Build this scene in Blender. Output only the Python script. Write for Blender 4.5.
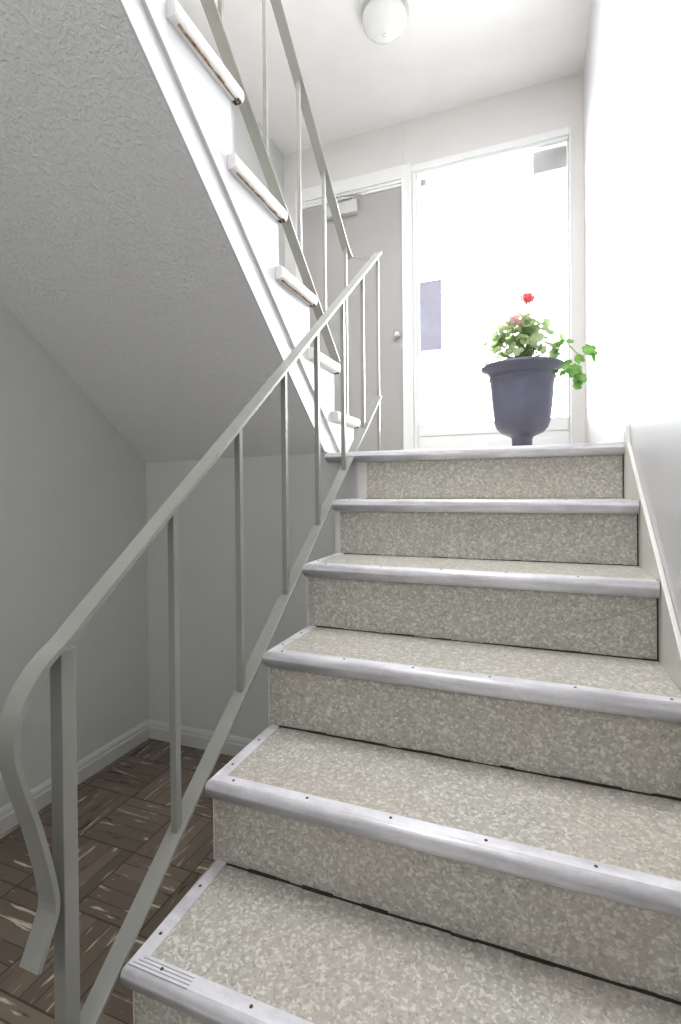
import bpy, bmesh, math, random
from mathutils import Vector, Matrix
random.seed(7)
for o in list(bpy.data.objects): bpy.data.objects.remove(o)
SC = bpy.context.scene
COL = SC.collection

# ------------------------------------------------------------------ camera
cam_d = bpy.data.cameras.new('camera'); cam = bpy.data.objects.new('camera', cam_d); COL.objects.link(cam)
cam_d.sensor_fit = 'VERTICAL'; cam_d.sensor_height = 36.0; cam_d.lens = 499.2151 * 36 / 1024
cam_d.shift_y = -(512 - 491.7552) / 1024
cam_d.clip_start = 0.02
_p, _y, _r = [math.radians(a) for a in (-0.4518, -21.1391, -0.5259)]
_f = Vector((math.sin(_y) * math.cos(_p), math.cos(_y) * math.cos(_p), math.sin(_p)))
_rt = Vector((math.cos(_y), -math.sin(_y), 0)); _up = _rt.cross(_f)
_r2 = _rt * math.cos(_r) + _up * math.sin(_r); _u2 = -_rt * math.sin(_r) + _up * math.cos(_r)
M = Matrix((_r2, _u2, -_f)).transposed().to_4x4(); M.translation = Vector((0.6539, -1.8477, -0.1443))
cam.matrix_world = M
SC.camera = cam

# ------------------------------------------------------------------ world, lights, exposure
SC.view_settings.view_transform = 'Standard'; SC.view_settings.look = 'None'
SC.view_settings.gamma = 1.0; SC.view_settings.use_curve_mapping = False
SC.view_settings.exposure = -0.06
w = bpy.data.worlds.new('overcast_sky'); SC.world = w; w.use_nodes = True
bg = w.node_tree.nodes['Background']; bg.inputs[0].default_value = (0.96, 0.98, 1.0, 1); bg.inputs[1].default_value = 29.0

def area(name, loc, rot, sx, sy, power, portal=False, color=(1, 1, 1)):
    d = bpy.data.lights.new(name, 'AREA'); d.shape = 'RECTANGLE'; d.size = sx; d.size_y = sy; d.energy = power; d.color = color
    if portal: d.cycles.is_portal = True
    o = bpy.data.objects.new(name, d); COL.objects.link(o); o.location = loc; o.rotation_euler = rot
    return o
# sky seen through the entrance glass
area('window_portal', (0.39, 1.62, 1.12), (math.radians(-90), 0, 0), 1.0, 1.9, 1, True)
# added fill light in the lower hall behind the camera, without a fixture
area('hall_fill', (0.1, -3.2, 1.0), (math.radians(78), 0, 0), 1.4, 0.9, 15.5, color=(1.0, 0.985, 0.95))
# added fill light under the stairwell ceiling, out of frame, brightens treads and stringer
area('stairwell_fill', (0.15, -0.55, 2.28), (math.radians(0), 0, 0), 1.2, 1.1, 57, color=(0.99, 0.99, 1.0))

# ------------------------------------------------------------------ material helpers
def newmat(name):
    m = bpy.data.materials.new(name); m.use_nodes = True
    nt = m.node_tree; return m, nt, nt.nodes['Principled BSDF']
def N(nt, typ, **kw):
    n = nt.nodes.new(typ)
    for k, v in kw.items(): setattr(n, k, v)
    return n
def L(nt, a, b): nt.links.new(a, b)
def coords(nt, scale=(1, 1, 1)):
    tc = N(nt, 'ShaderNodeTexCoord'); mp = N(nt, 'ShaderNodeMapping'); mp.inputs['Scale'].default_value = scale
    L(nt, tc.outputs['Object'], mp.inputs['Vector']); return mp.outputs[0]
def ramp(nt, fac, stops, interp='LINEAR'):
    r = N(nt, 'ShaderNodeValToRGB'); r.color_ramp.interpolation = interp
    e = r.color_ramp.elements
    while len(e) < len(stops): e.new(0.5)
    for i, (p, c) in enumerate(stops):
        e[i].position = p; e[i].color = (*c, 1) if len(c) == 3 else c
    L(nt, fac, r.inputs[0]); return r.outputs[0]
def mix(nt, fac, a, b, blend='MIX'):
    m = N(nt, 'ShaderNodeMix', data_type='RGBA', blend_type=blend)
    for sock, v in ((m.inputs[0], fac), (m.inputs[6], a), (m.inputs[7], b)):
        if isinstance(v, (int, float)): sock.default_value = v
        elif isinstance(v, tuple): sock.default_value = (*v, 1)
        else: L(nt, v, sock)
    return m.outputs[2]
def noise(nt, vec, scale, detail=4, rough=0.5, dist=0.0):
    n = N(nt, 'ShaderNodeTexNoise'); n.inputs['Scale'].default_value = scale; n.inputs['Detail'].default_value = detail
    n.inputs['Roughness'].default_value = rough; n.inputs['Distortion'].default_value = dist
    L(nt, vec, n.inputs['Vector']); return n
def bump(nt, h, strength, dist, bsdf):
    b = N(nt, 'ShaderNodeBump'); b.inputs['Strength'].default_value = strength; b.inputs['Distance'].default_value = dist
    L(nt, h, b.inputs['Height']); L(nt, b.outputs[0], bsdf.inputs['Normal'])
def plain(name, col, rough=0.5, metal=0.0, var=0.06, vscale=6, bstr=0.0, bscale=60, spec=0.5, coat=0.0, coat_rough=0.1):
    m, nt, b = newmat(name); v = coords(nt); n = noise(nt, v, vscale, 5)
    lo = tuple(c * (1 - var) for c in col); hi = tuple(min(1, c * (1 + var)) for c in col)
    L(nt, ramp(nt, n.outputs[0], [(0.3, lo), (0.7, hi)]), b.inputs['Base Color'])
    b.inputs['Roughness'].default_value = rough; b.inputs['Metallic'].default_value = metal
    b.inputs['Specular IOR Level'].default_value = spec
    b.inputs['Coat Weight'].default_value = coat; b.inputs['Coat Roughness'].default_value = coat_rough
    if bstr: bump(nt, noise(nt, v, bscale, 3).outputs[0], bstr, 0.002, b)
    return m

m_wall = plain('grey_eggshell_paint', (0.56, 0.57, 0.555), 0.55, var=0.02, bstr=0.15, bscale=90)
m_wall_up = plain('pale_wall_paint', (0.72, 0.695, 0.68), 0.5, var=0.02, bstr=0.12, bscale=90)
m_wall_gloss = plain('glossy_white_wall_paint', (0.64, 0.635, 0.65), 0.38, var=0.02, vscale=2, bstr=0.12, bscale=6, coat=0.45, coat_rough=0.34)
m_ceil = plain('ceiling_white', (0.85, 0.825, 0.815), 0.8, var=0.02)
m_white = plain('white_gloss_trim', (0.82, 0.82, 0.82), 0.35, var=0.02, vscale=9)
m_stringer = plain('white_stringer_paint', (0.71, 0.71, 0.725), 0.4, var=0.015)
m_skirt = plain('pale_grey_skirt_paint', (0.70, 0.685, 0.65), 0.35, var=0.05, bstr=0.15, bscale=25)
m_base = plain('grey_baseboard_and_riser_shade', (0.54, 0.545, 0.535), 0.35, var=0.03)
m_rail = plain('grey_rail_enamel', (0.29, 0.29, 0.265), 0.32, var=0.06, vscale=14, bstr=0.12, bscale=45, spec=0.6)
m_door = plain('grey_door_paint', (0.39, 0.375, 0.365), 0.4, var=0.03, vscale=3)
m_dark = plain('dark_gap', (0.03, 0.028, 0.022), 0.8)
m_screw = plain('dull_screw', (0.09, 0.085, 0.08), 0.5, metal=0.6)
m_chrome = plain('satin_chrome', (0.75, 0.75, 0.74), 0.25, metal=0.9)
m_closer = plain('closer_silver', (0.62, 0.61, 0.59), 0.4, metal=0.3)
m_glass_white = plain('opal_glass', (0.78, 0.78, 0.77), 0.18, var=0.01, coat=0.4)
m_lamp_base = plain('lamp_base_metal', (0.55, 0.55, 0.55), 0.35)
m_pot = plain('slate_blue_plastic', (0.105, 0.105, 0.155), 0.42, var=0.10, vscale=12)
m_soil = plain('potting_soil', (0.05, 0.035, 0.025), 0.95, var=0.4, vscale=60, bstr=0.5)
m_notice = plain('lavender_grey_panel', (0.40, 0.395, 0.49), 0.6, var=0.08, vscale=8)
m_outside = plain('pale_soffit_outside', (0.15, 0.142, 0.142), 0.7)
m_ground = plain('pale_concrete_outside', (0.5, 0.5, 0.48), 0.9, var=0.1)

def nosing_mat(name, base, worn):
    m, nt, b = newmat(name); v = coords(nt)
    n1 = noise(nt, coords(nt, (1.0, 3.0, 6.0)), 5.5, 5, 0.6); n2 = noise(nt, v, 45, 4, 0.7)
    c = ramp(nt, n1.outputs[0], [(0.36, worn), (0.6, base)])
    c = mix(nt, 0.25, c, ramp(nt, n2.outputs[0], [(0.35, tuple(x * .7 for x in base)), (0.65, base)]))
    L(nt, c, b.inputs['Base Color'])
    b.inputs['Metallic'].default_value = 0.18; b.inputs['Roughness'].default_value = 0.38
    bump(nt, n2.outputs[0], 0.08, 0.001, b); return m
m_nosing = nosing_mat('worn_aluminium_nosing', (0.86, 0.85, 0.90), (0.56, 0.55, 0.58))
m_nosing_w = plain('painted_white_nosing', (0.84, 0.82, 0.81), 0.4, var=0.03)
m_groove = plain('nosing_groove_grey', (0.25, 0.25, 0.26), 0.5)

def terrazzo():
    m, nt, b = newmat('speckled_vinyl'); v = coords(nt)
    d = noise(nt, v, 90, 2); dv = N(nt, 'ShaderNodeVectorMath', operation='MULTIPLY_ADD')
    L(nt, d.outputs['Color'], dv.inputs[0]); dv.inputs[1].default_value = (0.012,) * 3; L(nt, v, dv.inputs[2])
    vo = N(nt, 'ShaderNodeTexVoronoi'); vo.inputs['Scale'].default_value = 190; L(nt, dv.outputs[0], vo.inputs['Vector'])
    sep = N(nt, 'ShaderNodeSeparateColor'); L(nt, vo.outputs['Color'], sep.inputs[0])
    c = ramp(nt, sep.outputs[0], [(0.0, (0.30, 0.285, 0.255)), (0.22, (0.43, 0.415, 0.375)), (0.70, (0.49, 0.475, 0.435)), (0.80, (0.66, 0.64, 0.58)), (1.0, (0.78, 0.76, 0.70))])
    vo2 = N(nt, 'ShaderNodeTexVoronoi'); vo2.inputs['Scale'].default_value = 100; L(nt, dv.outputs[0], vo2.inputs['Vector'])
    sep2 = N(nt, 'ShaderNodeSeparateColor'); L(nt, vo2.outputs['Color'], sep2.inputs[0])
    c = mix(nt, 0.35, c, ramp(nt, sep2.outputs[1], [(0, (0.36, 0.345, 0.29)), (0.6, (0.47, 0.45, 0.39)), (1, (0.64, 0.62, 0.56))]))
    big = noise(nt, v, 2.2, 4)
    c = mix(nt, ramp(nt, big.outputs[0], [(0.52, (0, 0, 0)), (0.72, (0.35, 0.35, 0.35))]), c, (0.52, 0.42, 0.36))
    L(nt, c, b.inputs['Base Color']); b.inputs['Roughness'].default_value = 0.34
    bump(nt, noise(nt, v, 30, 3).outputs[0], 0.06, 0.002, b); return m
m_terr = terrazzo()

def stipple():
    m, nt, b = newmat('stippled_plaster'); v = coords(nt)
    n = noise(nt, v, 110, 3, 0.6, 0.2); n2 = noise(nt, v, 55, 3, 0.55, 0.5)
    a = N(nt, 'ShaderNodeMath', operation='MAXIMUM'); L(nt, n.outputs[0], a.inputs[0]); L(nt, n2.outputs[0], a.inputs[1])
    h = ramp(nt, a.outputs[0], [(0.50, (0, 0, 0)), (0.66, (1, 1, 1))])
    b.inputs['Base Color'].default_value = (0.80, 0.80, 0.81, 1); b.inputs['Roughness'].default_value = 0.42
    bump(nt, h, 0.6, 0.0033, b); return m
m_stip = stipple()

def basket():
    m, nt, b = newmat('basket_weave_vinyl_tile')
    tc = N(nt, 'ShaderNodeTexCoord'); sx = N(nt, 'ShaderNodeSeparateXYZ'); L(nt, tc.outputs['Object'], sx.inputs[0])
    def mth(op, a, c=None, d=None):
        n = N(nt, 'ShaderNodeMath', operation=op)
        for i, x in enumerate((a, c, d)):
            if x is None: continue
            if isinstance(x, (int, float)): n.inputs[i].default_value = x
            else: L(nt, x, n.inputs[i])
        return n.outputs[0]
    S = 0.2286
    u = mth('DIVIDE', mth('ADD', sx.outputs[0], 0.557), S); v = mth('DIVIDE', mth('ADD', sx.outputs[1], 0.596), S)
    iu = mth('FLOOR', u); iv = mth('FLOOR', v); fu = mth('SUBTRACT', u, iu); fv = mth('SUBTRACT', v, iv)
    par = mth('ABSOLUTE', mth('MODULO', mth('ADD', iu, iv), 2.0))          # 0 / 1
    inv = mth('SUBTRACT', 1.0, par)
    al = mth('ADD', mth('MULTIPLY', fu, par), mth('MULTIPLY', fv, inv))    # along the slats
    ac = mth('ADD', mth('MULTIPLY', fv, par), mth('MULTIPLY', fu, inv))    # across
    strip = mth('FLOOR', mth('MULTIPLY', ac, 5.0)); fs = mth('FRACT', mth('MULTIPLY', ac, 5.0))
    cid = N(nt, 'ShaderNodeCombineXYZ'); L(nt, iu, cid.inputs[0]); L(nt, iv, cid.inputs[1]); L(nt, strip, cid.inputs[2])
    wn = N(nt, 'ShaderNodeTexWhiteNoise', noise_dimensions='3D'); L(nt, cid.outputs[0], wn.inputs['Vector'])
    c = ramp(nt, wn.outputs['Value'], [(0, (0.115, 0.090, 0.064)), (0.5, (0.155, 0.122, 0.090)), (1, (0.19, 0.152, 0.113))])
    sv = N(nt, 'ShaderNodeCombineXYZ')
    L(nt, mth('ADD', mth('MULTIPLY', al, 0.9), mth('MULTIPLY', iu, 7.3)), sv.inputs[0])
    L(nt, mth('ADD', mth('MULTIPLY', ac, 7.5), mth('MULTIPLY', iv, 3.1)), sv.inputs[1])
    st = noise(nt, sv.outputs[0], 1.7, 3, 0.55)
    st2 = noise(nt, sv.outputs[0], 1.3, 4, 0.6)
    c = mix(nt, ramp(nt, st.outputs[0], [(0.60, (0, 0, 0)), (0.67, (0.8,) * 3)]), c, (0.66, 0.57, 0.46))
    c = mix(nt, ramp(nt, st2.outputs[0], [(0.33, (0.95,) * 3), (0.39, (0, 0, 0))]), c, (0.012, 0.009, 0.007))
    edge = mth('LESS_THAN', mth('MINIMUM', mth('MINIMUM', fu, fv), mth('MINIMUM', mth('SUBTRACT', 1.0, fu), mth('SUBTRACT', 1.0, fv))), 0.012)
    seam = mth('MULTIPLY', mth('LESS_THAN', fs, 0.07), mth('GREATER_THAN', st2.outputs[0], 0.47))
    c = mix(nt, mth('MULTIPLY', mth('MAXIMUM', edge, seam), 0.75), c, (0.02, 0.015, 0.012))
    L(nt, c, b.inputs['Base Color']); b.inputs['Roughness'].default_value = 0.36
    bump(nt, st.outputs[0], 0.10, 0.001, b); return m
m_floor = basket()

def grime():
    m, nt, b = newmat('rusty_adhesive'); v = coords(nt); n = noise(nt, v, 60, 4, 0.7)
    L(nt, ramp(nt, n.outputs[0], [(0.35, (0.06, 0.03, 0.015)), (0.55, (0.38, 0.24, 0.13)), (0.7, (0.6, 0.55, 0.48))]), b.inputs['Base Color'])
    b.inputs['Roughness'].default_value = 0.8; return m
m_grime = grime()

def glass():
    m = bpy.data.materials.new('window_glass'); m.use_nodes = True; nt = m.node_tree; nt.nodes.clear()
    o = N(nt, 'ShaderNodeOutputMaterial'); t = N(nt, 'ShaderNodeBsdfTransparent'); g = N(nt, 'ShaderNodeBsdfGlossy')
    g.inputs['Roughness'].default_value = 0.02; t.inputs[0].default_value = (0.97, 0.98, 0.98, 1)
    fr = N(nt, 'ShaderNodeFresnel'); fr.inputs[0].default_value = 1.45
    mx = N(nt, 'ShaderNodeMixShader'); L(nt, fr.outputs[0], mx.inputs[0]); L(nt, t.outputs[0], mx.inputs[1]); L(nt, g.outputs[0], mx.inputs[2])
    L(nt, mx.outputs[0], o.inputs[0]); return m
m_glass = glass()

def leafmat(name, c1, c2, trans=0.45):
    m, nt, b = newmat(name); v = coords(nt); n = noise(nt, v, 25, 3)
    c = ramp(nt, n.outputs[0], [(0.35, c1), (0.65, c2)])
    L(nt, c, b.inputs['Base Color']); b.inputs['Roughness'].default_value = 0.5
    tr = N(nt, 'ShaderNodeBsdfTranslucent'); L(nt, c, tr.inputs[0])
    mx = N(nt, 'ShaderNodeMixShader'); mx.inputs[0].default_value = trans
    L(nt, b.outputs[0], mx.inputs[1]); L(nt, tr.outputs[0], mx.inputs[2]); L(nt, mx.outputs[0], nt.nodes['Material Output'].inputs[0]); return m
m_leaf = leafmat('geranium_leaf', (0.27, 0.38, 0.17), (0.46, 0.55, 0.31), 0.6)
m_leaf_g = leafmat('green_trailing_leaf', (0.06, 0.17, 0.025), (0.18, 0.34, 0.08), 0.35)
m_petal_r = leafmat('coral_red_petal', (0.78, 0.13, 0.13), (0.85, 0.24, 0.23), 0.2)
m_petal_p = leafmat('faded_pink_petal', (0.75, 0.35, 0.32), (0.85, 0.58, 0.54), 0.2)
m_stem = leafmat('green_stem', (0.17, 0.26, 0.09), (0.28, 0.36, 0.16), 0.15)

# ------------------------------------------------------------------ mesh helpers
class MB:
    def __init__(s): s.v = []; s.f = []; s.m = []; s.sm = []
    def add(s, vs, fs, mi=0, smooth=False):
        o = len(s.v); s.v += [tuple(x) for x in vs]
        for f in fs: s.f.append(tuple(i + o for i in f)); s.m.append(mi); s.sm.append(smooth)
        return s
    def box(s, x0, x1, y0, y1, z0, z1, mi=0):
        x0, x1 = sorted((x0, x1)); y0, y1 = sorted((y0, y1)); z0, z1 = sorted((z0, z1))
        return s.add([(x0, y0, z0), (x1, y0, z0), (x1, y1, z0), (x0, y1, z0), (x0, y0, z1), (x1, y0, z1), (x1, y1, z1), (x0, y1, z1)],
                     [(0, 3, 2, 1), (4, 5, 6, 7), (0, 1, 5, 4), (1, 2, 6, 5), (2, 3, 7, 6), (3, 0, 4, 7)], mi)
    def loft(s, A, B, mi=0, smooth=False):     # two matching closed loops
        n = len(A)
        fs = [(i, (i + 1) % n, n + (i + 1) % n, n + i) for i in range(n)]
        s.add(list(A) + list(B), fs, mi, smooth)
        s.add(list(A), [tuple(reversed(range(n)))], mi); s.add(list(B), [tuple(range(n))], mi); return s
    def prism_x(s, poly, x0, x1, mi=0):        # poly of (y, z)
        return s.loft([(x0, a, b) for a, b in poly], [(x1, a, b) for a, b in poly], mi)
    def rings(s, R, mi=0, smooth=True, cap=True, closed=False):
        n = len(R[0]); o = len(s.v); vs = [p for r in R for p in r]; fs = []
        for k in range(len(R) - (0 if closed else 1)):
            k2 = (k + 1) % len(R)
            for i in range(n): fs.append((k * n + i, k * n + (i + 1) % n, k2 * n + (i + 1) % n, k2 * n + i))
        s.add(vs, fs, mi, smooth)
        if cap and not closed:
            s.add(R[0], [tuple(reversed(range(n)))], mi); s.add(R[-1], [tuple(range(n))], mi)
        return s
    def lathe(s, prof, c=(0, 0, 0), n=40, mi=0, cap=True):
        R = [[(c[0] + r * math.cos(2 * math.pi * i / n), c[1] + r * math.sin(2 * math.pi * i / n), c[2] + z) for i in range(n)] for r, z in prof]
        return s.rings(R, mi, True, cap)
    def tube(s, pts, rad, n=8, mi=0):
        pts = [Vector(p) for p in pts]; R = []
        for i, p in enumerate(pts):
            d = (pts[min(i + 1, len(pts) - 1)] - pts[max(i - 1, 0)]).normalized()
            a = d.cross(Vector((0, 0, 1)) if abs(d.z) < 0.9 else Vector((1, 0, 0))).normalized(); b = d.cross(a)
            r = rad[i] if isinstance(rad, (list, tuple)) else rad
            R.append([p + (a * math.cos(t) + b * math.sin(t)) * r for t in [2 * math.pi * k / n for k in range(n)]])
        return s.rings(R, mi)
    def bar(s, path, xc, w, t, mi=0):          # flat bar swept along (y, z) path, width along x, path = top face
        R = []
        for i, (y, z) in enumerate(path):
            a = Vector(path[max(i - 1, 0)]); b = Vector(path[min(i + 1, len(path) - 1)]); p = Vector((y, z))
            d1 = (p - a).normalized() if i > 0 else (b - p).normalized(); d2 = (b - p).normalized() if i < len(path) - 1 else d1
            n1 = Vector((-d1.y, d1.x)); n2 = Vector((-d2.y, d2.x)); n = (n1 + n2).normalized(); n /= max(0.5, n.dot(n1))
            q = p - n * t
            R.append([(xc - w / 2, p.x, p.y), (xc + w / 2, p.x, p.y), (xc + w / 2, q.x, q.y), (xc - w / 2, q.x, q.y)])
        s.rings(R, mi, False); return s
    def build(s, name, mats, parent=None, bevel=0.0):
        me = bpy.data.meshes.new(name); me.from_pydata(s.v, [], s.f)
        for m in (mats if isinstance(mats, (list, tuple)) else [mats]): me.materials.append(m)
        for p, mi, sm in zip(me.polygons, s.m, s.sm): p.material_index = mi; p.use_smooth = sm
        bm = bmesh.new(); bm.from_mesh(me); bmesh.ops.remove_doubles(bm, verts=bm.verts, dist=1e-6)
        bmesh.ops.recalc_face_normals(bm, faces=bm.faces); bm.to_mesh(me); bm.free()
        o = bpy.data.objects.new(name, me); COL.objects.link(o)
        if parent:
            o.parent = parent
            if parent.type == 'EMPTY': o.matrix_parent_inverse = Matrix.Translation(-parent.location)
        if bevel:
            md = o.modifiers.new('bevel', 'BEVEL'); md.width = bevel; md.segments = 2; md.limit_method = 'ANGLE'
        return o
def thing(name, loc, label, cat, group=None):
    o = bpy.data.objects.new(name, None); COL.objects.link(o); o.location = loc; o.empty_display_size = 0.05
    o['label'] = label; o['category'] = cat
    if group: o['group'] = group
    return o
def tag(o, label, cat): o['label'] = label; o['category'] = cat; return o
def struct(name, mb, mats, bevel=0.0, parent=None):
    o = mb.build(name, mats, parent, bevel)
    if not parent: o['kind'] = 'structure'
    return o

# ------------------------------------------------------------------ dimensions
R, T, W = 0.19, 0.2418, 0.933
O = 0.027
XL, XR = -1.061, 0.945
D, ZC, ZF, YB = 1.487, 2.33, -1.318, 0.03
YREAR = -3.5
DZ = {0: -0.0049, 1: 0.0021, 2: 0.005, 3: 0.0022, 4: -0.0048, 5: 0.0004, 6: 0}
DY = {0: 0.0015, 1: -0.0007, 2: -0.0007, 3: 0.0007, 4: -0.0036, 5: 0.0029, 6: 0}
def ny(k): return -k * T + DY[k]
def nz(k): return -k * R + DZ[k]
# upper flight
R2, T2 = 0.194, 0.242
XS = -0.127                       # face of its stringer
def uy(k): return 0.340 - (k - 1) * T2 - (0.02 if k >= 5 else 0)      # riser plane of tread k (faces +y)
def uz(k): return k * R2 - 0.004 + {1: -.016, 2: -.008, 3: 0, 4: .003}.get(k, .012)

# ------------------------------------------------------------------ setting
struct('floor', MB().box(XL - .1, XR + .1, YREAR, YB + .1, ZF - .1, ZF), m_floor)
b = MB().box(XL, XR, 0.050, D + .12, -0.14, -0.006)
struct('floor_landing', b, m_terr)
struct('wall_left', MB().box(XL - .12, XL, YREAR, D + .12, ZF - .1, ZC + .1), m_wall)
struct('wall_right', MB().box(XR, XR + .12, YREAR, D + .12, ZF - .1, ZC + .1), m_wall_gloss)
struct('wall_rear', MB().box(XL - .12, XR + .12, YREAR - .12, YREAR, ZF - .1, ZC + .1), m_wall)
struct('ceiling', MB().box(XL - .12, XR + .12, YREAR - .12, D + .12, ZC, ZC + .1), m_ceil)
struct('wall_under_landing', MB().box(XL, 0.0012, YB, YB + .019, ZF - .05, -0.006).box(XL, XS - .001, YB, YB + .019, -0.006, 0.004), m_wall)
# front wall with openings for door and glass
DX0, DX1, DZT = -0.918, -0.172, 1.903
GX0, GX1, GZ0, GZ1 = -0.062, 0.856, 0.277, 1.958
b = MB()
b.box(XL, DX0 - .03, D, D + .12, -.14, ZC); b.box(DX0 - .03, XR, D, D + .12, 1.995, ZC)
b.box(DX1 + .03, GX0 - .03, D, D + .12, -.14, 1.995); b.box(GX1 + .008, XR, D, D + .12, -.14, 1.995)
b.box(GX0 - .03, GX1 + .008, D + .02, D + .12, -.14, 0.19)
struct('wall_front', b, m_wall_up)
struct('trim_1', MB().box(-0.160, -0.148, D - .006, D + .01, 2.03, ZC), m_wall_up, .002)
# window: frame, bottom rail, panel, glass
b = MB()
b.box(GX0 - .036, GX1 + .012, D - .012, D + .06, 1.975, 2.018)          # head
b.box(GX0 - .020, GX1 + .006, D + .004, D + .05, GZ1, 1.975)            # inner stop
b.box(GX0 - .030, GX0 - .012, D - .006, D + .06, 0, 1.975); b.box(GX0 - .012, GX0, D + .012, D + .05, 0, GZ1)
b.box(GX1, GX1 + .008, D + .012, D + .05, 0, GZ1); b.box(GX1 + .008, GX1 + .020, D - .008, D + .06, 0, 2.018)
win = struct('window_1', b, m_white, .002)
struct('bottom_rail', MB().box(GX0, GX1, D + .010, D + .05, 0.197, GZ0), m_white, .003, win)
b = MB().box(GX0, GX1, D + .016, D + .05, -.01, 0.197).box(GX0 + .05, GX1 - .05, D + .010, D + .02, 0.02, 0.155)
struct('kick_panel', b, m_white, .002, win)
struct('glass_pane', MB().box(GX0, GX1, D + .030, D + .034, GZ0, GZ1), m_glass, 0, win)
# door
b = MB()
b.box(DX0 - .05, DX1 + .004, D - .016, D + .09, 1.945, 2.035); b.box(DX0 - .03, DX1 + .004, D - .004, D + .09, 1.925, 1.945)
b.box(DX0 - .03, DX1 + .004, D + .004, D + .09, DZT + .003, 1.925)
b.box(DX0 - .05, DX0 - .003, D - .012, D + .09, 0, 1.945)
b.box(DX1 + .003, GX0 - .062, D - .012, D + .09, 0, 2.035); b.box(GX0 - .062, GX0 - .036, D - .016, D + .09, 0, 2.035)
struct('trim_2', b, m_white, .002)
b = MB().box(DX0, DX1, D + .004, D + .048, 0.004, DZT)
door = struct('door_1', b, m_door, .002)
b = MB().lathe([(0.0, 0), (.026, 0), (.026, .006), (.012, .010), (.011, .026), (.023, .033), (.027, .044), (.024, .055), (.010, .061), (0, .062)], n=24)
kn = b.build('door_knob', m_chrome); kn.parent = door; kn.rotation_euler = (math.radians(90), 0, 0); kn.scale = (.82,) * 3; kn.location = (-0.208, D + .004, 0.895)
b = MB().box(-0.180, -0.1735, D + .001, D + .006, 0.80, 0.86)
b.build('latch_plate', m_chrome, door)
# door closer
dc = thing('door_closer', (-0.6, D, 1.80), 'silver box door closer with folding arm at the top of the grey door', 'door closer')
MB().box(-0.735, -0.478, D - .048, D + .003, 1.775, 1.858).build('closer_body', m_closer, dc, .004)
b = MB().lathe([(0.0, 0), (.016, 0), (.016, .014), (0, .014)], (-0.52, D - .025, 1.858), 16); b.build('spindle', m_chrome, dc)
b = MB()
b.loft([(-0.71, D - .032, 1.873), (-0.71, D - .020, 1.873), (-0.44, D - .045, 1.873), (-0.44, D - .057, 1.873)],
       [(-0.71, D - .032, 1.879), (-0.71, D - .020, 1.879), (-0.44, D - .045, 1.879), (-0.44, D - .057, 1.879)])
b.loft([(-0.47, D - .060, 1.880), (-0.455, D - .048, 1.880), (-0.66, D - .010, 1.915), (-0.66, D - .022, 1.915)],
       [(-0.47, D - .060, 1.886), (-0.455, D - .048, 1.886), (-0.66, D - .010, 1.921), (-0.66, D - .022, 1.921)])
b.build('closer_arm', m_chrome, dc)
# baseboards
def base_prof(h, t): return [(0, 0), (t, 0), (t, h * .62), (t * .85, h * .68), (t * .75, h * .72), (t * .8, h * .80), (t * .55, h * .92), (t * .2, h), (0, h)]
pf = base_prof(0.083, 0.016)
b = MB().loft([(XL + a, YREAR, ZF + z) for a, z in pf], [(XL + a, YB, ZF + z) for a, z in pf]); struct('baseboard_left', b, m_base)
b = MB().loft([(XL + .0005, YB - a, ZF + z) for a, z in pf], [(-0.002, YB - a, ZF + z) for a, z in pf]); struct('baseboard_under_landing', b, m_base)
pf2 = base_prof(0.06, 0.012)
b = MB().loft([(XR - a, 0.02, z - .006) for a, z in pf2], [(XR - a, D, z - .006) for a, z in pf2]); struct('baseboard_landing', b, m_white)

# ------------------------------------------------------------------ lower staircase
NP = [(.034, -.001), (.034, .0022), (.010, .0022), (.0065, .0014), (.0035, -.001), (.0015, -.005), (.0004, -.011), (0, -.018), (.0006, -.025), (.0025, -.031),
      (.006, -.0355), (.011, -.038), (.020, -.0385), (.020, -.030), (.012, -.030), (.008, -.024), (.008, -.006), (.012, -.001)]
def front_nosing(y0, z0, xa, xb, sy=1, sx=1, miter=True):
    A = [(xa + sx * (d if miter else 0), y0 + sy * d, z0 + z) for d, z in NP]; B = [(xb, y0 + sy * d, z0 + z) for d, z in NP]
    return A, B
def side_nosing(y0, z0, xa, ye, sy=1, sx=1):
    g = .0006
    A = [(xa + sx * d, y0 + sy * (d + g), z0 + z - .0002) for d, z in NP]; B = [(xa + sx * d, ye, z0 + z - .0002) for d, z in NP]
    return A, B
UP = [(.0265, .0022)] + NP[2:12] + [(.020, -.0385), (.0265, -.0385)]
def add_loop(mb, A, B):
    n = len(A)
    for i in range(n):
        j = (i + 1) % n
        mb.add([A[i], A[j], B[j], B[i]], [(0, 1, 2, 3)], 0, 2 <= i <= 11)
    # end caps triangulated through concave profile
    for Lp in (A, B):
        for i in range(2, n // 2 + 2):
            j = n - 1 - (i - 2)
            if j - 1 <= i: break
            mb.add([Lp[i], Lp[i + 1], Lp[max(j - 1, i + 1)], Lp[j]], [(0, 1, 2, 3)], 0)
        mb.add([Lp[0], Lp[1], Lp[2], Lp[n - 1]], [(0, 1, 2, 3)], 0)

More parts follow.
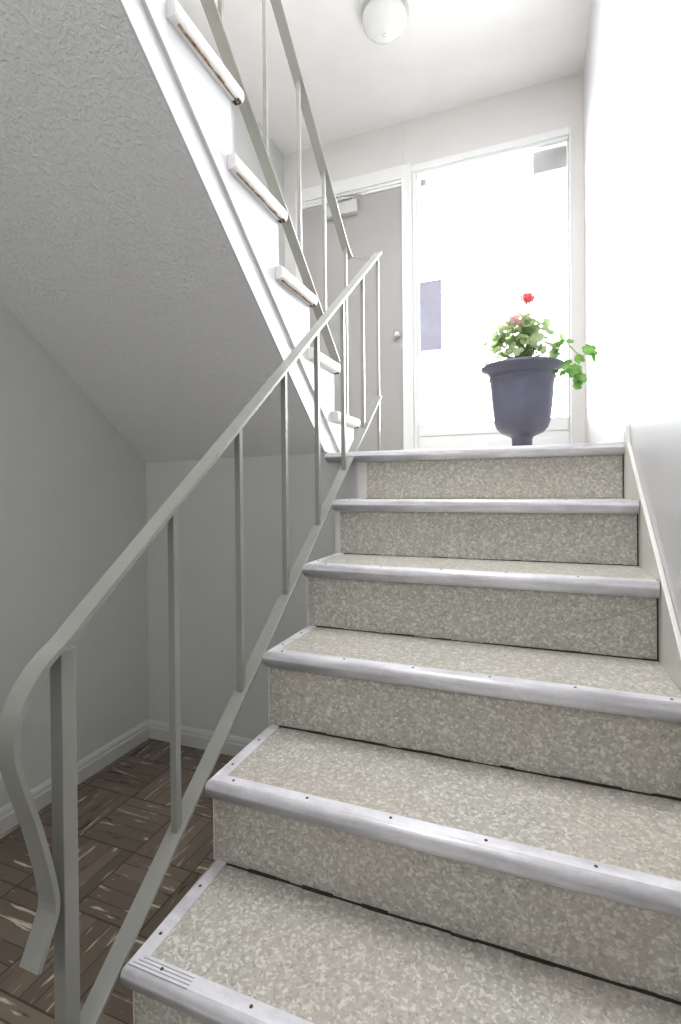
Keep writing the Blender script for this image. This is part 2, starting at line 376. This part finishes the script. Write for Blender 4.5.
st = thing('staircase', (0.46, -0.7, ZF), 'speckled beige staircase with aluminium nosings climbing to the bright landing', 'staircase')
def screw(x, y, z, par):
    return MB().lathe([(0, 0), (.0032, 0), (.0030, .0009), (.0012, .0012), (0, .0010)], (x, y, z), 10).build('screw', m_screw, par)
for k in range(0, 7):
    y0, z0 = ny(k), nz(k)
    yr = (ny(k - 1) + O) if k > 0 else 0.25
    x0 = 0.0 if k > 0 else XS
    if k > 0:
        tr = MB().box(0.008, W - .001, y0 + .009, yr + .02, z0 - .03, z0).build('tread', m_terr, st)
    nm = MB(); A, B = front_nosing(y0, z0, x0, W - .0035 if k else W - .002); add_loop(nm, A, B)
    if k == 5:
        for q in range(4): nm.box(0.008 + .006 * q, 0.13, y0 + .0085 + q * .0062, y0 + .0097 + q * .0062, z0 + .002, z0 + .0026, 1)
    no = nm.build('nosing', [m_nosing, m_groove], st)
    xx = 0.045 + 0.012 * (k % 3)
    while xx < W:
        screw(xx, y0 + .022, z0 + .002, no); xx += 0.172
    if k > 0:
        sm = MB(); A, B = side_nosing(y0, z0, 0.0, yr + .004); add_loop(sm, A, B)
        so = sm.build('edge_trim', m_nosing, st)
        screw(0.020, y0 + .075, z0 + .0018, so); screw(0.020, y0 + .19, z0 + .0018, so)
    # riser below this nosing (between nosing k and tread k+1)
    if k < 6:
        zb = nz(k + 1); ry = y0 + O; wst = [0.040, 0.020, 0.007, 0.004, 0.004, 0.004][k]
        MB().box(wst, W - .0003, ry, ry + .018, zb, z0 - .032).build('riser', m_terr, st)
        MB().box(0.0015, wst, ry - .001, ry + .018, zb + .001, z0 - .032).build('riser_trim', m_skirt, st)
        # dark dirt line at the riser foot, ragged
        rb = random.Random(k); bb = MB(); x = 0.03
        while x < W - .01:
            x2 = min(W - .004, x + rb.uniform(.02, .07)); h = rb.uniform(.0006, .0022) * (1 + .4 * k)
            dd = rb.uniform(.001, .0025) * (1 + .25 * k)
            bb.box(x, x2, ry - dd, ry + .001, zb, zb + h); x = x2
        bb.box(W - .0045, W - .0015, ry - .002, ry, zb, z0 - .034)
        bb.build('dirt_seam', m_dark, st)
    else:
        MB().box(0.004, W - .002, y0 + O, y0 + O + .018, ZF, z0 - .032).build('riser', m_terr, st)
# scratch on the third riser
MB().add([(0.80, ny(2) + O - .0006, nz(3) + .085), (0.80, ny(2) + O - .0006, nz(3) + .0865), (0.925, ny(2) + O - .0006, nz(3) + .135), (0.925, ny(2) + O - .0006, nz(3) + .1335)], [(0, 1, 2, 3)]).add(
    [(0.74, ny(2) + O - .0006, nz(3) + .071), (0.74, ny(2) + O - .0006, nz(3) + .072), (0.80, ny(2) + O - .0006, nz(3) + .0865), (0.80, ny(2) + O - .0006, nz(3) + .085)], [(0, 1, 2, 3)]).build('scratch', m_groove, st)
# open-side stringer, sawtooth under treads
poly = []
for k in range(0, 7):
    poly.append((ny(k) + O + .018, nz(k) - .040)); poly.append((ny(k) + O + .018, nz(k + 1) - .030) if k < 6 else (ny(k) + O + .018, ZF))
sw = MB()
for k in range(1, 7):
    sw.box(0.006, 0.020, ny(k) + O + .018, 0.029, (nz(k + 1) - .02 if k < 6 else ZF), nz(k) - .030)
sw.build('stringer', m_skirt, st)
# wall skirt board
sk = []
pts_top = [(0.012, 0.058), (-0.031, -0.040), (-0.50, -0.387), (-0.662, -0.500), (-1.60, -1.235)]
poly = [(0.012, -0.10)] + pts_top + [(-1.66, ZF), (-1.30, ZF)]
MB().prism_x([(0.048, -0.26), (0.048, -0.012), (0.012, -0.010), (0.012, 0.052), (-0.004, 0.052), (-0.031, -0.012), (-0.10, -0.070), (-1.58, -1.235), (-1.58, ZF + .002), (-1.30, ZF + .002)], W, XR - .0005).build('skirt_board', m_skirt, st, .002)

# ------------------------------------------------------------------ upper staircase
us = thing('staircase', (-0.6, -0.4, 0.0), 'white upper flight seen from below, rough grey underside and white stringer', 'staircase')
NT = 9
def zedge(y): return 0.023 - 0.817 * y       # lower right edge of the soffit
def zleft(y): return 0.006 - 0.776 * y
YT = uy(NT + 1)
# soffit: ruled, slightly twisted surface with thickness
ys = [YB - .001 + (YT - YB) * i / 24 for i in range(25)]
xs_ = [XL + .001 + (XS - .018 - XL) * i / 10 for i in range(11)]
bm_v = []; bm_f = []
for up in (0, .02):
    for y in ys:
        for i, x in enumerate(xs_):
            t = i / 10; bm_v.append((x, y, (1 - t) * zleft(y) + t * zedge(y) - .02 * (y > 0) * 0 + up))
nx = 11; tot = 25 * 11
for a in range(24):
    for c in range(10):
        i = a * nx + c; bm_f.append((i, i + 1, i + nx + 1, i + nx)); bm_f.append((i + tot, i + nx + tot, i + nx + 1 + tot, i + 1 + tot))
for a in range(24):
    i = a * nx; bm_f.append((i, i + nx, i + nx + tot, i + tot)); i += 10; bm_f.append((i, i + tot, i + nx + tot, i + nx))
for c in range(10):
    bm_f.append((c, c + tot, c + 1 + tot, c + 1)); i = 24 * nx + c; bm_f.append((i, i + 1, i + 1 + tot, i + tot))
MB().add(bm_v, bm_f).build('soffit', m_stip, us)
# lower fascia band (recessed) and stringer above it
def zgro(y): return 0.147 - 0.79 * y
MB().prism_x([(0.026, .0025), (0.20, .0025), (0.172, zgro(.172) + .01), (YT, zgro(YT) + .01), (YT, zedge(YT)), ], XS - .017, XS - .010).build('fascia_board', m_stringer, us)
poly = [(YT, zgro(YT)), (0.185, 0.001), (uy(1), 0.001)]
for k in range(1, NT + 1):
    poly += [(uy(k), uz(k) - .030), (uy(k + 1), uz(k) - .030)]
sm = MB()
# split into convex columns
for k in range(1, NT + 1):
    ya, yb_ = uy(k), uy(k + 1)
    lo_a = max(zgro(ya), .001); lo_b = max(zgro(yb_), .001)
    pl = [(ya, lo_a), (ya, uz(k) - .030), (yb_, uz(k) - .030), (yb_, lo_b)]
    if k == 1: pl = [(ya, .001), (ya, uz(k) - .030), (yb_, uz(k) - .030), (yb_, lo_b), (0.185, .001)]
    sm.prism_x(pl, XS - .012, XS)
sm.build('stringer', m_stringer, us)
for k in range(1, NT + 1):
    MB().box(XL + .001, XS - .001, uy(k + 1) - .01, uy(k) - .002, uz(k) - .03, uz(k)).build('tread', m_terr, us)
    MB().box(XL + .001, XS - .001 + .0, uy(k) - .014, uy(k) + .012, (uz(k - 1) if k > 1 else -.005) + .001, uz(k) - .031).build('riser', m_base, us)  # grey paint puts the dimmer light on the riser end into its colour
    nm = MB(); A, B = front_nosing(uy(k) + .027, uz(k), XS + .027, XL + .001, -1, -1); add_loop(nm, A, B); nm.build('nosing', m_nosing_w, us)
    sm = MB(); yA, yB, xo = uy(k) + .027, uy(k + 1) - (.012 if k < 4 else .020), XS + .027
    sm.loft([(xo - d, yA - d * .3, uz(k) + z) for d, z in UP], [(xo - d, yB, uz(k) + z) for d, z in UP])
    so = sm.build('edge_trim', m_nosing_w, us)
    rb = random.Random(40 + k)
    g = MB()
    if k >= 3:
        y = uy(k) + .015
        while y > uy(k + 1) + .003:
            y2 = max(uy(k + 1) + .003, y - rb.uniform(.01, .03)); g.box(XS + .0125, XS + .0175 + rb.uniform(-.002, .002), y, y2, uz(k) - .0405 - rb.uniform(0, .001), uz(k) - .0380); y = y2
        g.build('old_adhesive', m_grime, so)
    MB().box(XS + .002, XS + .022, uy(k) + .004, uy(k) + .020, uz(k) - .0405, uz(k) - .030).build('end_gap', m_dark, so)

# ------------------------------------------------------------------ railings
def hz(y): return -0.389 + 0.7776 * (y + 1.305)
def bz(y): return -0.861 + 0.776 * (y + 1.066)
XRL = -0.022
rl = thing('stair_railing', (XRL, -0.45, bz(-.45)), 'grey steel railing of the lower stairs with curled handrail end', 'railing')
path = [(0.425, hz(.425) + .002), (0.30, hz(.30)), (-0.5, hz(-.5)), (-1.24, hz(-1.24)), (-1.285, -0.375), (-1.318, -0.397), (-1.345, -0.423), (-1.363, -0.452), (-1.372, -0.483), (-1.371, -0.515),
        (-1.358, -0.565), (-1.340, -0.625), (-1.322, -0.700), (-1.314, -0.745), (-1.314, -0.762), (-1.318, -0.777), (-1.345, -0.832)]
def smooth(pts, i0, n=5):
    out = list(pts[:i0])
    for i in range(i0, len(pts) - 1):
        P0, P1, P2, P3 = [Vector(pts[min(max(j, 0), len(pts) - 1)]) for j in (i - 1, i, i + 1, i + 2)]
        for q in range(n):
            t = q / n; p = .5 * ((2 * P1) + (P2 - P0) * t + (2 * P0 - 5 * P1 + 4 * P2 - P3) * t * t + (3 * P1 - P0 - 3 * P2 + P3) * t ** 3); out.append((p.x, p.y))
    return out + [tuple(pts[-1])]
hb = MB().bar(smooth(path, 4), XRL, 0.036, 0.008)
rb = random.Random(5); y = -1.16
while y < -0.25:                      # chipped paint along the far edge
    y2 = y + rb.uniform(.01, .05)
    if rb.random() < .75: hb.bar([(y, hz(y) + .0006), (y2, hz(y2) + .0006)], XRL - .0170 + rb.uniform(-.0004, .0004), rb.uniform(.002, .0035), .002, 1)
    y = y2 + rb.uniform(0, .02)
hb.build('handrail', [m_rail, m_dark], rl, .0)
MB().bar([(0.405, bz(.405)), (-1.5, bz(-1.5))], XRL, 0.036, 0.008).build('bottom_rail', m_rail, rl, .0015)
for y in (-1.035, -0.792, -0.548, -0.310, -0.062, 0.178):
    t = .0075
    MB().box(XRL - t, XRL + t, y - t, y + t, bz(y) - .001, hz(y) - .009).build('baluster', m_rail, rl, .001)
MB().box(XRL - .0065, XRL + .0065, 0.398, 0.411, -0.006, hz(.40) - .008).build('landing_post', m_rail, rl, .001)
MB().box(-0.037, -0.012, -1.300, -1.274, ZF, hz(-1.29) - .010).build('newel_post', m_rail, rl, .0015)
XRU = -0.125
def uhz(y): return 1.145 - 0.83 * y
def ubz(y): return 0.505 - 0.82 * y
ur = thing('stair_railing', (XRU, -0.2, ubz(-.2)), 'pale steel railing along the open side of the white upper flight', 'railing')
path = [(-1.6, uhz(-1.6)), (0.20, uhz(.20)), (0.25, uhz(.25) + .001), (0.285, 0.918), (0.315, 0.912)]
MB().bar([(a, z) for a, z in path][::-1], XRU, 0.036, -0.008).build('handrail', m_rail, ur, .0015)
MB().bar([(-1.6, ubz(-1.6)), (0.135, ubz(.135))], XRU, 0.036, 0.008).build('bottom_rail', m_rail, ur, .0015)
for y in (-1.18, -0.937, -0.694, -0.455, -0.215, 0.012):
    t = .0065
    MB().box(XRU - t, XRU + t, y - t, y + t, ubz(y) - .001, uhz(y) - .001).build('baluster', m_rail, ur, .001)
MB().box(XRU - .0065, XRU + .0065, 0.249, 0.262, uz(1) + .002, uhz(.255) - .001).build('landing_post', m_rail, ur, .001)
lk = MB()
lk.loft([(XRU + .012, 0.297, 0.905), (XRU + .012, 0.317, 0.905), (XRU + .012, 0.317, 0.912), (XRU + .012, 0.297, 0.912)],
        [(XRL - .019, 0.400, 0.925), (XRL - .019, 0.420, 0.925), (XRL - .019, 0.420, 0.932), (XRL - .019, 0.400, 0.932)])
lk.build('connecting_bar', m_rail, ur)

# ------------------------------------------------------------------ ceiling lamp
cl = thing('ceiling_light', (-0.055, 0.685, ZC), 'round white opal glass ceiling light above the landing, unlit', 'ceiling light')
c = (-0.055, 0.685, ZC)
MB().lathe([(0, 0), (.125, 0), (.125, -.012), (.118, -.018), (0, -.018)], c, 40).build('lamp_base', m_lamp_base, cl)
MB().lathe([(.112, -.018), (.118, -.028), (.119, -.042), (.113, -.062), (.098, -.082), (.074, -.099), (.045, -.110), (.018, -.114), (0, -.1145)], c, 40).build('glass_dome', m_glass_white, cl)
MB().lathe([(0, -.112), (.007, -.113), (.009, -.119), (.006, -.125), (0, -.127)], c, 16).build('finial', m_chrome, cl)

# ------------------------------------------------------------------ potted geranium
PX, PY = 0.606, 0.60
pg = thing('potted_geranium', (PX, PY, 0.0), 'slate blue urn of red geraniums standing on the landing before the glass', 'potted plant')
Z0 = -0.006
prof = [(0, 0), (.056, 0), (.056, .006), (.052, .014), (.046, .020), (.044, .045), (.045, .078), (.050, .088), (.068, .096), (.094, .108), (.112, .130), (.122, .160), (.128, .200), (.134, .260), (.139, .320),
        (.141, .345), (.147, .350), (.147, .358), (.143, .362), (.148, .375), (.163, .388), (.177, .394), (.182, .400), (.182, .408), (.176, .413), (.156, .414), (.150, .408), (.140, .396), (.134, .370), (.134, .366), (0, .366)]
pm = MB().lathe([(r, z + Z0) for r, z in prof], (PX, PY, 0), 56); pm.build('flower_pot', m_pot, pg)
MB().lathe([(0, .367), (.132, .367), (.120, .378), (.06, .386), (0, .388)], (PX, PY, Z0), 32).build('soil', m_soil, pg)
rg = random.Random(11)
def leaf(mb, c, nrm, size, rot=0.0, mi=0):
    """rounded, scalloped geranium leaf, cupped, with a notch at the petiole"""
    n = Vector(nrm).normalized(); a = n.orthogonal().normalized(); b2 = n.cross(a)
    a, b2 = a * math.cos(rot) + b2 * math.sin(rot), b2 * math.cos(rot) - a * math.sin(rot)
    c = Vector(c); K = 20; mid = []; out = []
    for i in range(K):
        t = 2 * math.pi * i / K; notch = 0.45 if i == 0 else 1.0
        r = size * (1 + .09 * math.cos(7 * t)) * notch
        fold = .10 * size * math.cos(3.5 * t) ** 2
        out.append(c + a * math.cos(t) * r + b2 * math.sin(t) * r + n * (.22 * size + fold))
        mid.append(c + (a * math.cos(t) + b2 * math.sin(t)) * r * .55 + n * .07 * size)
    vs = [c] + mid + out
    fs = [(0, 1 + i, 1 + (i + 1) % K) for i in range(K)] + [(1 + i, 1 + K + i, 1 + K + (i + 1) % K, 1 + (i + 1) % K) for i in range(K)]
    mb.add(vs, fs, mi, True)
fol = MB(); stems = MB()
top = Vector((PX, PY, .38))
def stemto(p, rad=.0022, base=None):
    s = Vector(base) if base else Vector((PX + rg.uniform(-.05, .05), PY + rg.uniform(-.05, .05), .375)); e = Vector(p)
    m1 = s.lerp(e, .5) + Vector((0, 0, .02)); stems.tube([s, s.lerp(m1, .6) + Vector((0, 0, .012)), m1, e], [rad, rad, rad * .9, rad * .7], 6)
for i in range(120):
    an = rg.uniform(0, 2 * math.pi); rr = rg.uniform(.01, .155) ** 1.0; h = rg.uniform(.0, .12) + (.155 - rr) * .55
    p = Vector((PX + .004 + rr * 1.08 * math.cos(an), PY + rr * math.sin(an), .415 + h * 1.15))
    nrm = Vector((math.cos(an) * rr * 5, math.sin(an) * rr * 5 - .6, .55 + rg.uniform(-.4, .4))) + Vector((rg.uniform(-.5, .5), rg.uniform(-.5, .5), 0))
    leaf(fol, p, nrm, rg.uniform(.014, .030), rg.uniform(0, 6.28)); stemto(p)
for p, s in [((.478, .58, .605), .026), ((.585, .60, .655), .018), ((.625, .60, .625), .022), ((.505, .55, .53), .028), ((.53, .60, .55), .03), ((.69, .6, .53), .022), ((.70, .58, .565), .016), ((.735, .58, .535), .018), ((.46, .55, .415), .022), ((.452, .5, .31), .010)]:
    leaf(fol, p, (rg.uniform(-.5, .5), -.9, .9), s, rg.uniform(0, 6)); stemto(p)
fol.build('foliage', m_leaf, pg)
stemto((.632, .575, .70), .003); stemto((.572, .535, .57), .003)
stems.build('stems', m_stem, pg)
def flower(c, rad, n, mat):
    mb = MB(); c = Vector(c)
    for i in range(n):
        z = 1 - 2 * (i + .5) / n; t = i * 2.39996; d = Vector((math.sqrt(1 - z * z) * math.cos(t), math.sqrt(1 - z * z) * math.sin(t), z * .8))
        p = c + d * rad
        for q in range(5):
            al = q * 2 * math.pi / 5; a = d.orthogonal().normalized(); b2 = d.normalized().cross(a)
            u = a * math.cos(al) + b2 * math.sin(al); vv = d.normalized().cross(u)
            s = rad * .52
            mb.add([p, p + u * s * .5 + vv * s * .28 + d * s * .2, p + u * s + d * s * .35, p + u * s * .5 - vv * s * .28 + d * s * .2], [(0, 1, 2, 3)], 0, True)
    mb.lathe([(0, -rad * .8), (rad * .6, -rad * .6), (rad * .85, 0), (rad * .6, rad * .55), (0, rad * .75)], c, 12)
    return mb.build('flower_head', mat, pg)
f1 = flower((.634, .57, .706), .027, 34, m_petal_r); f1['label'] = 'coral red flower head at the top'
f2 = flower((.578, .51, .592), .030, 24, m_petal_p); f2['label'] = 'faded pink flower head lower down'
tb = MB()
tb.tube([(.70, .57, .40), (.745, .54, .465), (.79, .51, .47), (.825, .49, .42), (.835, .48, .37), (.825, .48, .33)], [.003, .003, .0028, .0026, .0024, .002], 8, 1)
tb.tube([(.825, .49, .42), (.85, .48, .40), (.875, .48, .415)], .0018, 6, 1)
for p, n, s in [((.875, .48, .415), (.3, -.8, .5), .034), ((.885, .47, .385), (.9, -.5, .2), .022), ((.79, .48, .365), (-.4, -.9, .3), .026), ((.815, .47, .335), (.1, -1, .2), .032), ((.835, .46, .30), (.2, -1, -.1), .027), ((.83, .46, .275), (0, -1, 0), .020),
                ((.765, .53, .475), (-.2, -.7, .8), .024), ((.80, .50, .47), (.2, -.8, .7), .018), ((.775, .49, .335), (-.5, -.8, .2), .017), ((.835, .48, .385), (.3, -.9, .3), .022), ((.745, .50, .345), (-.3, -1, .2), .014), ((.75, .53, .43), (-.3, -1, .4), .02)]:
    leaf(tb, p, n, s, rg.uniform(0, 6))
tb.build('trailing_branch', [m_leaf_g, m_stem], pg)

# ------------------------------------------------------------------ outside and on the glass
tag(MB().box(-0.058, 0.091, D + .020, D + .029, 0.772, 1.240).build('notice_panel', m_notice, None, .003), 'lavender grey rectangular panel on the glass beside the grey door', 'panel')
tag(MB().box(-0.052, -0.006, D + .0345, D + .042, 1.888, 1.940).build('sensor_box', m_closer, None, .003), 'tiny grey square box in the top left corner of the glass', 'sensor')
tag(MB().box(0.66, 0.875, D + .125, D + .16, 1.86, 2.00).build('sign_board', m_outside, None, .003), 'pale grey board hanging outside behind the top right corner of the glass', 'board')
struct('floor_outside', MB().box(-3, 4, D + .121, D + 6, -.2, -.05), m_ground)
